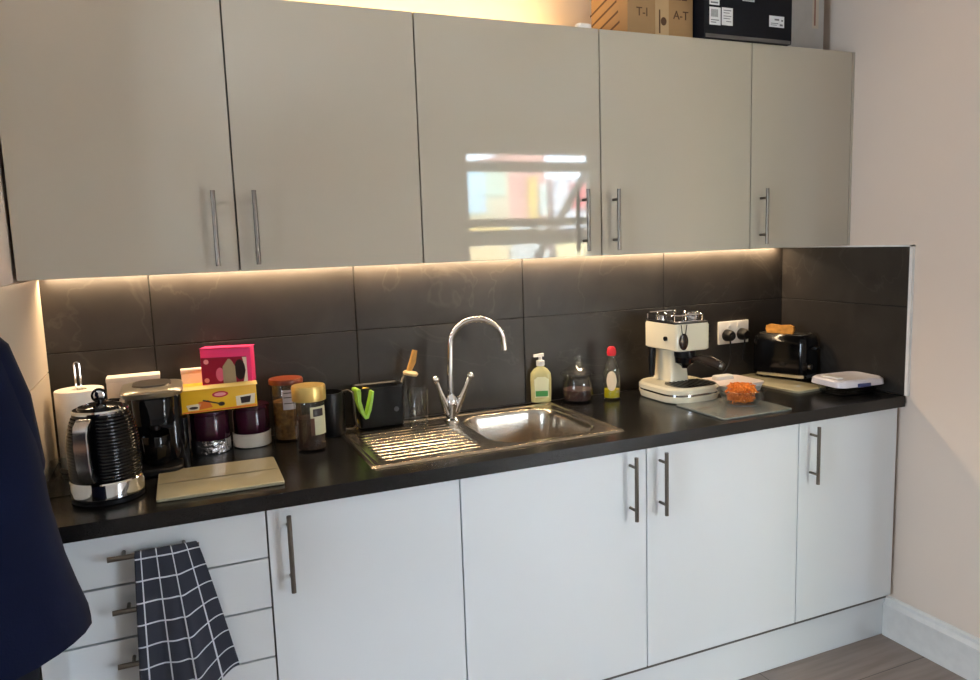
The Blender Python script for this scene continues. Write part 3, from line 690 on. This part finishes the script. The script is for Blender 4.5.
b = B(); b.tube([(.052, -.190, .132), (.056, -.199, .1285)], [.0145, .012], 14); b.obj('handle_tip', M_STEEL, hh_)
b = B(); b.tube([(-.058, .05, .19), (-.060, .052, .165), (-.060, .054, .13), (-.060, .054, .074)], [.009, .013, .013, .010], 12); b.obj('steam_wand', M_BLACKM, t)
b = B(); b.lathe([(.008, -.080), (.008, -.073)], 16, (0, -.05, .222), ax='x'); b.obj('steam_knob', M_BLACKM, t)

# ------------------------------------------------------------------ clear glass board with bowl of orange pieces
o = B().rrect(0, 0, [(.0005, .283, .25), (.002, .285, .252), (.005, .285, .252), (.006, .283, .25)], .012).obj('glass_board', mat('frosted_glass', srgb(190, 194, 186), rough=.15, trans=.55, ior=1.3))
o.location = (-.634, -.440, WT); o.rotation_euler.z = math.radians(0); tag(o, 'clear frosted glass chopping board under the bowl of orange pieces', 'chopping board')
t = thing('glass_bowl', 'clear bowl heaped with orange pieces on the frosted glass board', 'bowl', (-.590, -.430, WT+.0065))
B().lathe([(0, 0), (.050, 0), (.056, .004), (.068, .030), (.078, .050), (.081, .052), (.077, .053), (.066, .031), (.053, .007), (0, .004)], 40, cap0=False, cap1=False).obj('bowl', M_CLEARP, t)
b = B()
for k in range(420):
    a = random.random()*2*PI; hz = .010+random.random()*.060; rr_ = math.sqrt(random.random())*((.040+.35*(hz-.01)) if hz < .045 else .052*(1-((hz-.045)/.034)**2)**.5)
    ln = random.uniform(.006, .012); th = random.uniform(.0014, .0028)
    M = Matrix.Translation((rr_*math.cos(a)*.92, rr_*math.sin(a)*.92, hz)) @ Matrix.Rotation(random.random()*PI, 4, 'Z') @ Matrix.Rotation(random.uniform(-.45, .45), 4, 'Y') @ Matrix.Rotation(random.uniform(-.8, .8), 4, 'X')
    b.tube([M @ Vector((-ln, 0, 0)), M @ Vector((0, 0, ln*.35)), M @ Vector((ln, 0, 0))], th, 6)
o = b.obj('carrot_shreds', mat('carrot_orange', srgb(255, 142, 44), rough=.55, noise=(60, .2)))
o.location = (-.590, -.430, WT+.0065); tag(o, 'bright orange grated pieces heaped in the clear bowl', 'food', kind='stuff')

# ------------------------------------------------------------------ white tub behind bowl
t = thing('food_tub', 'white plastic tub with raised lid behind the bowl of orange pieces', 'tub', (-.430, -.190, WT), math.radians(0))
B().rrect(0, 0, [(0, .17, .15), (.003, .176, .156), (.026, .188, .168)], .025).obj('tub_body', M_PLASW, t)
l_ = B().rrect(0, 0, [(.0265, .192, .172), (.028, .196, .176), (.034, .196, .176), (.036, .186, .166)], .028).obj('lid', mat('rosy_white_plastic', srgb(240, 226, 222), rough=.3), t)
B().rrect(-.01, .03, [(.036, .085, .04), (.049, .080, .035), (.051, .074, .030)], .01).obj('lid_grip', M_PLASW, l_)

# ------------------------------------------------------------------ beige board, toaster, bread
t = B().rrect(0, 0, [(.0, .158, .36), (.002, .16, .362), (.008, .16, .362), (.009, .156, .358)], .02).obj('chopping_board', mat('beige_board', srgb(196, 188, 158), rough=.12, noise=(10, .05)))
t.location = (-.222, -.200, WT); t.rotation_euler.z = math.radians(4); tag(t, 'beige chopping board lying partly under the black toaster', 'chopping board')
Bc = Vector((-.134, -.268)); ax_ = math.atan2(.943, -.333)
tz = WT+.0095
ctr = Bc+Vector((math.cos(ax_), math.sin(ax_)))*.112+Vector((math.sin(ax_), -math.cos(ax_)))*.060
t = thing('toaster', 'black two-slice toaster with chrome foot strip in the right corner', 'toaster', (ctr.x, ctr.y, tz), ax_); 
b = B().rrect(0, 0, [(.006, .205, .112), (.010, .208, .114)], .022); b.obj('foot_plinth', M_BLACKM, t)
for x in (-.08, .08):
    for y in (-.04, .04): B().lathe([(.008, 0), (.009, .006)], 14, (x, y, 0)).obj('foot', M_BLACKM, t)
b = B().rrect(0, 0, [(.010, .218, .122), (.022, .218, .122), (.024, .214, .118)], .028, seg=6); b.obj('chrome_strip', M_CHROME, t)
b = B().rrect(0, 0, [(.024, .226, .124), (.142, .226, .124), (.164, .220, .116), (.174, .200, .098)], .03, seg=6); bd_ = b.obj('body', M_BLACKG, t)
b = B().rrect(0, 0, [(.1735, .19, .09), (.1755, .19, .09)], .02); tp = b.obj('top_plate', M_STEEL, t)
b = B()
for y in (-.024, .024): b.box(-.082, .082, y-.013, y+.013, .1755, .1762)
b.obj('slots', mat('slot_black', srgb(8, 8, 8), rough=.8), tp, smooth=False)
b = B(); b.box(-.132, -.1125, -.018, .018, .120, .131, bev=.003); b.obj('lever', M_BLACKM, t)
b = B(); b.lathe([(.0, -.121), (.012, -.121), (.013, -.112)], 20, (0, .030, .055), ax='x', cap0=False); b.obj('dial', M_STEEL, t)
sl = [(-.052, 0), (.052, 0), (.053, .055), (.058, .066), (.055, .080), (.040, .086), (0, .083), (-.040, .086), (-.055, .080), (-.058, .066), (-.053, .055)]
b = B().rings([[(x, -.006, z) for x, z in sl], [(x, .006, z) for x, z in sl]])
o = b.obj('bread_slice', mat('toast_brown', srgb(204, 140, 60), rough=.85, noise=(40, .25), bump=(90, 1, .003)))
d2 = Vector((math.cos(ax_), math.sin(ax_))); n2 = Vector((-math.sin(ax_), math.cos(ax_)))
pb = ctr+d2*(.010)-n2*(-.024)
o.location = (pb.x, pb.y, tz+.1530-.034+.0); o.location.z = tz+.126; o.rotation_euler.z = ax_
tag(o, 'slice of golden bread sticking up out of the black toaster', 'bread')

# ------------------------------------------------------------------ glass food container at right
t = thing('food_container', 'glass food container with white clip lid at the right end of the worktop', 'container', (-.124, -.452, WT), math.radians(-5))
B().rrect(0, 0, [(0, .158, .108), (.003, .168, .118), (.040, .192, .140), (.040, .188, .136), (.004, .162, .112)], .03, cap1=True).obj('dish', M_CLEARP, t)
l_ = B().rrect(0, 0, [(.0345, .206, .156), (.036, .212, .162), (.054, .208, .158), (.060, .194, .144), (.057, .182, .132)], .034, seg=7).obj('lid', mat('lilac_white_plastic', srgb(222, 216, 220), rough=.3), t)
B().box(-.030, .026, -.0835, -.079, .034, .047, bev=.0015).obj('clip', mat('blue_clip', srgb(70, 76, 120), rough=.4), l_)
B().box(-.072, -.044, -.030, .05, .0570, .0625, bev=.002).obj('rear_clip', M_PLASW, l_)

# ------------------------------------------------------------------ socket and plugs
t = thing('wall_socket', 'white double wall socket on the dark tiles between espresso machine and toaster', 'socket', (-.266, -.0105, 1.098))
B().box(-.076, .076, -.009, 0, -.046, .046, bev=.003).obj('face_plate', M_PLASW, t)
for x in (-.022, .022): B().box(x-.006, x+.006, -.012, -.009, .018, .036, bev=.001).obj('switch', M_PLASW, t)
def plug(x, lab, pts):
    t = thing('plug', lab, 'plug', (x, -.020, 1.088), 0, 'plugs in the double socket')
    B().lathe([(.0, -.034), (.016, -.034), (.021, -.026), (.024, -.006), (.024, 0)], 24, (0, 0, 0), ax='y', cap0=False).obj('plug_body', M_BLACKM, t)
    B().tube(pts, .0032, 8).obj('cable', M_BLACKM, t)
plug(-.302, 'left black plug in the white double socket, cable looping down', [(0, -.02, -.020), (.002, -.022, -.05), (.006, -.02, -.08), (-.002, -.015, -.12), (-.02, -.012, -.150), (-.05, -.012, -.160)])
plug(-.228, 'right black plug in the white double socket, cable looping down', [(0, -.02, -.020), (-.004, -.022, -.05), (-.012, -.024, -.075), (-.006, -.02, -.10), (.010, -.02, -.115), (.022, -.02, -.122)])

# ------------------------------------------------------------------ towel
TOPZ = .826
hx = -2.427
b = B(); uvl = b.bm.loops.layers.uv.new('UVMap')
NU, NV = 48, 60
def towel_pt(u, v, front=True):
    """u 0..1 across, v metres from the top of the bar along the cloth"""
    xt = -2.466+.128*u; 
    d = min(1, v/.38)
    xb = -2.482+.216*u
    x = xt+(xb-xt)*d**.9
    z0 = .8315
    if v < .02:
        a = v/.02*PI/2; y = -.615-.0085*math.sin(a); z = z0-.0075+.0085*math.cos(a)
    else: y = -.6235; z = z0-.0075-(v-.02)
    fold = math.sin(u*PI*3.2+.6)*.014+math.sin(u*PI*7+1)*.004
    y += -abs(fold)*d*.9*(1-sstep(.5, .62, u))-.020*d*math.exp(-((u-.60)/.07)**2)-.012*d+.014*d*sstep(.62, 1, u)
    # right part rides up
    z += .055*sstep(.55, 1, u)*d*1.0
    return x, y, z
vts = {}
LEN = .385
for i in range(NU+1):
    u = i/NU
    for j in range(NV+1):
        v = LEN*j/NV*(1+.0*u)
        vts[i, j] = b.bm.verts.new(towel_pt(u, v))
bk = {}
for i in range(NU+1):
    u = i/NU
    for j in range(1, 16):
        v = .16*j/15; x = -2.466+.128*u
        if v < .02: a = v/.02*PI/2; y = -.615+.0085*math.sin(a); z = .8315-.0075+.0085*math.cos(a)
        else: y = -.6065+.004*math.sin(u*9); z = .8315-.0075-(v-.02)
        bk[i, j] = b.bm.verts.new((x, y, z))
    bk[i, 0] = vts[i, 0]
def quad(tbl, i, j, sgn):
    f = b.bm.faces.new((tbl[i, j], tbl[i+1, j], tbl[i+1, j+1], tbl[i, j+1]))
    for l, (a, c) in zip(f.loops, ((i, j), (i+1, j), (i+1, j+1), (i, j+1))):
        L_ = (LEN*c/NV if sgn > 0 else -.16*c/15)
        l[uvl].uv = (a/NU*4.2+.62, L_/.050+20.5)
for i in range(NU):
    for j in range(NV): quad(vts, i, j, 1)
    for j in range(15): quad(bk, i, j, -1)
tw = b.obj('tea_towel', M_TOWEL, ang=60)
so = tw.modifiers.new('thickness', 'SOLIDIFY'); so.thickness = .002; so.offset = 0
tag(tw, 'dark grey tea towel with white check hanging over the top drawer handle', 'towel')

# ------------------------------------------------------------------ boxes on top of the wall cupboards
M_CARD = mat('brown_cardboard', srgb(156, 124, 86), rough=.85, noise=(12, .06))
zt = ZUT+.001
t = thing('cardboard_box', 'brown cardboard carton with printed words and tape, on top of the cupboards', 'box', (-.823, -.195, zt))
B().box(-.127, .127, -.110, .110, 0, .36, bev=.002).obj('box_body', M_CARD, t)
TAPE = mat('parcel_tape', srgb(176, 148, 110), rough=.3); INK = mat('brown_ink', srgb(86, 60, 40), rough=.8)
decal('tape', t, -.1101, rct(-.022, .030, .002, .358), TAPE)
decal('printed_emblem', t, -.1108, oval(.010, .050, .011, .013), INK)
decal('printed_stem', t, -.1108, rct(-.008, -.003, .012, .085), INK)
text_part('printed_word', 'T-I', .038, INK, t, Matrix.Translation((-.072, -.1106, .072)) @ FRONT)
text_part('printed_word', 'A-T', .038, INK, t, Matrix.Translation((.078, -.1106, .072)) @ FRONT)
text_part('printed_word', 'LL', .05, INK, t, Matrix.Translation((-.072, -.1106, .135)) @ FRONT)
text_part('printed_word', 'LL', .05, INK, t, Matrix.Translation((.078, -.1106, .135)) @ FRONT)
b = B()
for k in range(4): b.box(-.1276, -.1271, -.075+.035*k*0, .085, .03+.035*k, .037+.035*k, M=Matrix.Translation((0, .0, 0)) @ Matrix.Rotation(math.radians(-14), 4, 'X'))
b.obj('side_print', INK, t, smooth=False)
t = thing('black_box', 'black product carton with white labels, overhanging the cupboard tops', 'box', (-.503, -.222, zt))
M_BOXB = mat('black_card', srgb(11, 13, 22), rough=.6, spec=.2)
B().box(-.186, .186, -.130, .130, 0, .34, bev=.003).obj('box_body', M_BOXB, t)
B().box(-.180, .180, -.1306, -.1301, .0, .012).obj('grey_bottom_edge', mat('grey_card', srgb(88, 84, 82), rough=.6), t, smooth=False)
LAB = mat('label_white', srgb(224, 226, 230), rough=.5); GRY = mat('label_print', srgb(110, 112, 118), rough=.6)
def label(x0, x1, z0, z1, lines, bars=False):
    d = decal('label', t, -.1302, rct(x0, x1, z0, z1), LAB)
    b = B()
    for (a, bb, c, dd) in lines: b.box(x0+(x1-x0)*a, x0+(x1-x0)*bb, -.1313, -.1308, z0+(z1-z0)*c, z0+(z1-z0)*dd)
    b.obj('label_print', GRY, d, smooth=False)
label(-.165, -.120, .040, .095, [(.15+.08*k, .19+.08*k, .45, .88) for k in range(8)]+[(.12, .85, .25, .30), (.12, .6, .12, .17)])
label(-.115, -.070, .042, .097, [(.15, .85, .82, .87), (.15, .7, .68, .72), (.15, .85, .5, .54), (.15, .75, .36, .4), (.4, .85, .2, .24)])
label(-.165, -.125, .102, .150, [(.12, .85, .1, .2), (.12, .85, .4, .5)])
label(.085, .150, .052, .088, [(.35, .65, .60, .75), (.1, .6, .3, .36), (.1, .5, .15, .2), (.7, .9, .12, .3), (.8, .92, .55, .7)])
label(-.03, .02, .125, .131, [(.1, .9, .3, .7)])
t = thing('white_carton', 'tall white carton with faint print behind the black box, by the right wall', 'box', (-.163, -.142, zt))
B().box(-.108, .098, -.110, .125, 0, .38, bev=.003).obj('box_body', mat('pale_grey_card', srgb(190, 190, 188), rough=.6), t)
decal('printed_bar', t, -.1102, rct(.048, .056, .105, .20), mat('faded_red', srgb(150, 110, 96), rough=.7))
decal('printed_patch', t, -.1101, rct(.040, .070, .095, .22), mat('faded_cream', srgb(205, 196, 182), rough=.7))
# small white plug-like thing on the cupboard top left of the carton
o = B().rrect(0, 0, [(0, .05, .03), (.012, .05, .03), (.016, .04, .02)], .012).obj('tape_roll', M_PLASW); o.location = (-1.118, -.315, zt); tag(o, 'small white object on the cupboard edge beside the cardboard carton', 'connector')

# ------------------------------------------------------------------ person
def skin_body(name, m, parent, joints, edges, root, sub=2):
    me = bpy.data.meshes.new(name); me.from_pydata([j[0] for j in joints], edges, []); me.materials.append(m)
    o = bpy.data.objects.new(name, me); COL.objects.link(o); o.parent = parent
    mo = o.modifiers.new('skin', 'SKIN'); mo.use_smooth_shade = True
    for i, j in enumerate(joints):
        r = j[1]; me.skin_vertices[0].data[i].radius = (r, r) if not isinstance(r, tuple) else r
        me.skin_vertices[0].data[i].use_root = (i == root)
    s_ = o.modifiers.new('sub', 'SUBSURF'); s_.levels = sub; s_.render_levels = sub
    return o
M_SKIN = mat('skin', srgb(206, 158, 132), rough=.5); M_NAVY = mat('navy_cloth', srgb(11, 18, 42), rough=.9, spec=.12, sheen=.05, noise=(14, .08), bump=(300, .25, .001))
M_TROU = mat('dark_trousers', srgb(24, 26, 34), rough=.85, spec=.2)
t = thing('person', 'person in navy blue coat and dark trousers standing at the left end of worktop', 'person', (-2.812, -.900, 0), math.radians(0))
# y+ is the direction the person faces
J = []; E_ = []
def add(p, r, par=None):
    J.append((p, r)); i = len(J)-1
    if par is not None: E_.append((par, i))
    return i
pel = add((0, 0, .93), (.15, .11)); sp1 = add((0, 0, 1.08), (.13, .10), pel); ch = add((0, 0, 1.24), (.13, .095), sp1); nb_ = add((0, .0, 1.37), (.07, .06), ch)
nk = add((0, .005, 1.46), .052, nb_); hd0 = add((0, .015, 1.53), (.066, .078), nk); hd1 = add((0, .015, 1.62), (.078, .092), hd0); hd2 = add((0, .005, 1.69), (.060, .070), hd1)
for s_ in (-1, 1):
    sh = add((s_*.115, 0, 1.335), .034, nb_); el = add((s_*.175, .01, 1.11), .038, sh); wr = add((s_*.10, .17, 1.03), .027, el); add((s_*.075, .215, 1.025), (.036, .018), wr)
    hp = add((s_*.09, 0, .88), .088, pel); kn_ = add((s_*.10, .01, .49), .056, hp); an = add((s_*.10, -.02, .10), .038, kn_); add((s_*.11, .10, .045), (.042, .030), an)
skin_body('body', M_SKIN, t, J, E_, pel)
# fingers
for s_ in (-1, 1):
    b = B(); px_, py_, pz_ = s_*.070, .235, 1.022
    for k, ln in enumerate((.058, .066, .062, .048)):
        q = Vector((px_+s_*(.024-.016*k), py_-.008, pz_)); dv = Vector((-s_*.35, .8, -.25)).normalized()
        b.tube([q, q+dv*ln*.45, q+dv*ln*.75+Vector((0, 0, -.010)), q+dv*ln*.9+Vector((0, 0, -.026))], [.009, .0085, .0078, .006], 8)
    q = Vector((px_-s_*.022, py_-.035, pz_+.004)); b.tube([q, q+Vector((-s_*.022, .022, .004)), q+Vector((-s_*.026, .048, -.004))], [.0105, .0095, .0075], 8)
    b.obj('fingers', M_SKIN, t)
def ell(cx, cy, z, rx, ry, n=36, wob=0, ph=0):
    return [(cx+rx*math.cos(2*PI*k/n)*(1+wob*math.sin(6*2*PI*k/n+ph)), cy+ry*math.sin(2*PI*k/n)*(1+wob*math.sin(5*2*PI*k/n+ph)), z) for k in range(n)]
coat = [(.812, .256, .188, .012), (.815, .279, .205, .014), (.84, .277, .203, .014), (.89, .265, .190, .012), (.95, .252, .172, .008), (1.05, .238, .158, .006), (1.15, .230, .150, .004), (1.25, .214, .138, 0), (1.32, .200, .126, 0), (1.375, .172, .108, 0), (1.41, .140, .100, 0), (1.435, .10, .085, 0), (1.46, .075, .078, 0), (1.475, .070, .074, 0)]
B().rings([ell(0, .0, z, rx, ry, wob=w_, ph=z*9) for z, rx, ry, w_ in coat], cap0=True, cap1=True).obj('coat', M_NAVY, t, ang=80)
for s_ in (-1, 1):
    b = B().tube([(s_*.110, 0, 1.375), (s_*.145, .006, 1.32), (s_*.165, .012, 1.24), (s_*.178, .02, 1.12), (s_*.160, .075, 1.07), (s_*.105, .165, 1.04)], [.048, .060, .060, .056, .052, .040], 16); b.obj('sleeve', M_NAVY, t, ang=80)
for s_ in (-1, 1):
    b = B().rings([ell(s_*.095, .0, z, rx, ry, 24) for z, rx, ry in ((.10, .058, .062), (.30, .066, .070), (.50, .078, .080), (.70, .092, .098), (.88, .110, .125))]); b.obj('trouser_leg', M_TROU, t, ang=80)
    b = B().rings([[(s_*.11+x*w_, y, z) for x, y in ((-1, -.08), (-1, .13), (-.6, .165), (.6, .165), (1, .13), (1, -.08), (.6, -.10), (-.6, -.10))] for z, w_ in ((.002, .046), (.03, .048), (.06, .044), (.085, .036))]); b.obj('shoe', M_BLACKM, t, ang=50)
b = B(); b.sphere((0, -.008, 1.655), .10, (.90, 1.08, 1.12), 28, 18)
for v in b.bm.verts:
    if v.co.y > .055 and v.co.z < 1.69: v.co.y = .055-(v.co.y-.055)*.2
b.obj('hair', mat('dark_hair', srgb(40, 28, 22), rough=.7, bump=(80, .8, .004)), t)
b = B(); b.tube([(0, .094, 1.645), (0, .114, 1.615), (0, .100, 1.605)], [.008, .013, .008], 10); b.obj('nose', M_SKIN, t)
for s_ in (-1, 1):
    B().sphere((s_*.03, .092, 1.645), .012, (1.1, .6, .7), 12, 8).obj('eye', mat('eye_white', srgb(230, 228, 224), rough=.2), t)
    B().sphere((s_*.079, .01, 1.63), .026, (.35, .7, 1.15), 12, 8).obj('ear', M_SKIN, t)
B().sphere((0, .094, 1.578), .02, (1.2, .45, .28), 14, 8).obj('mouth', mat('lips', srgb(176, 100, 92), rough=.5), t)

# ------------------------------------------------------------------ street outside the front window (seen only as the reflection)
gr = struct('ground', B().box(-6, 9, -14, -4.93, -.4, -.3), mat('paving', srgb(150, 148, 142), rough=.9), smooth=False)
def house(name, label, x0, x1, y, z1, col, parts):
    t = thing(name, label, 'building', ((x0+x1)/2, y, -.3), 0, 'buildings across the street')
    w_ = (x1-x0)/2
    B().box(-w_, w_, -2, 0, 0, z1+.3).obj('facade', mat(name+'_'+str(int(col[0]))+str(int(col[2])), srgb(*col), rough=.8), t, smooth=False)
    for n_, a, c, z0, z2, cc in parts:
        B().box(a-(x0+x1)/2, c-(x0+x1)/2, 0, .05, z0+.3, z2+.3).obj(n_, mat('paint_%d_%d_%d' % cc, srgb(*cc), rough=.6), t, smooth=False)
Y = -9.4
house('shop_building', 'cream shop front with pale blue window, mirrored in the gloss cupboard door', 1.2, 2.78, Y, 2.62, (200, 190, 160), [
    ('window', 1.85, 2.35, 1.95, 2.6, (190, 225, 240)), ('sign', 2.35, 2.7, 2.2, 2.6, (180, 196, 176)), ('awning', 1.9, 2.75, 1.55, 1.83, (222, 190, 110)), ('stall', 1.85, 2.7, .9, 1.40, (214, 190, 140))])
house('brick_building', 'pink rendered house front mirrored in the gloss cupboard door', 2.78, 3.45, Y, 2.9, (196, 146, 134), [
    ('door', 3.12, 3.25, 1.6, 2.5, (216, 186, 96)), ('window', 3.3, 3.45, 1.9, 2.4, (190, 200, 190)), ('low_wall', 2.78, 3.45, .9, 1.85, (196, 200, 196))])
house('white_building', 'white house front with red panel mirrored in the gloss cupboard door', 3.6, 5.2, Y, 2.5, (225, 228, 236), [
    ('red_panel', 3.9, 4.3, 2.0, 2.4, (200, 90, 90)), ('wall_panel', 3.6, 4.4, .9, 1.5, (214, 200, 150))])
o = B().tube([(1.98, -5.3, 2.45), (1.29, -5.3, 1.45), (.08, -5.3, -.3)], .045, 10).obj('leaning_pole', mat('grey_metal', srgb(90, 88, 84), rough=.5)); tag(o, 'dark slanting pole outside the window, mirrored in the gloss door', 'pole')
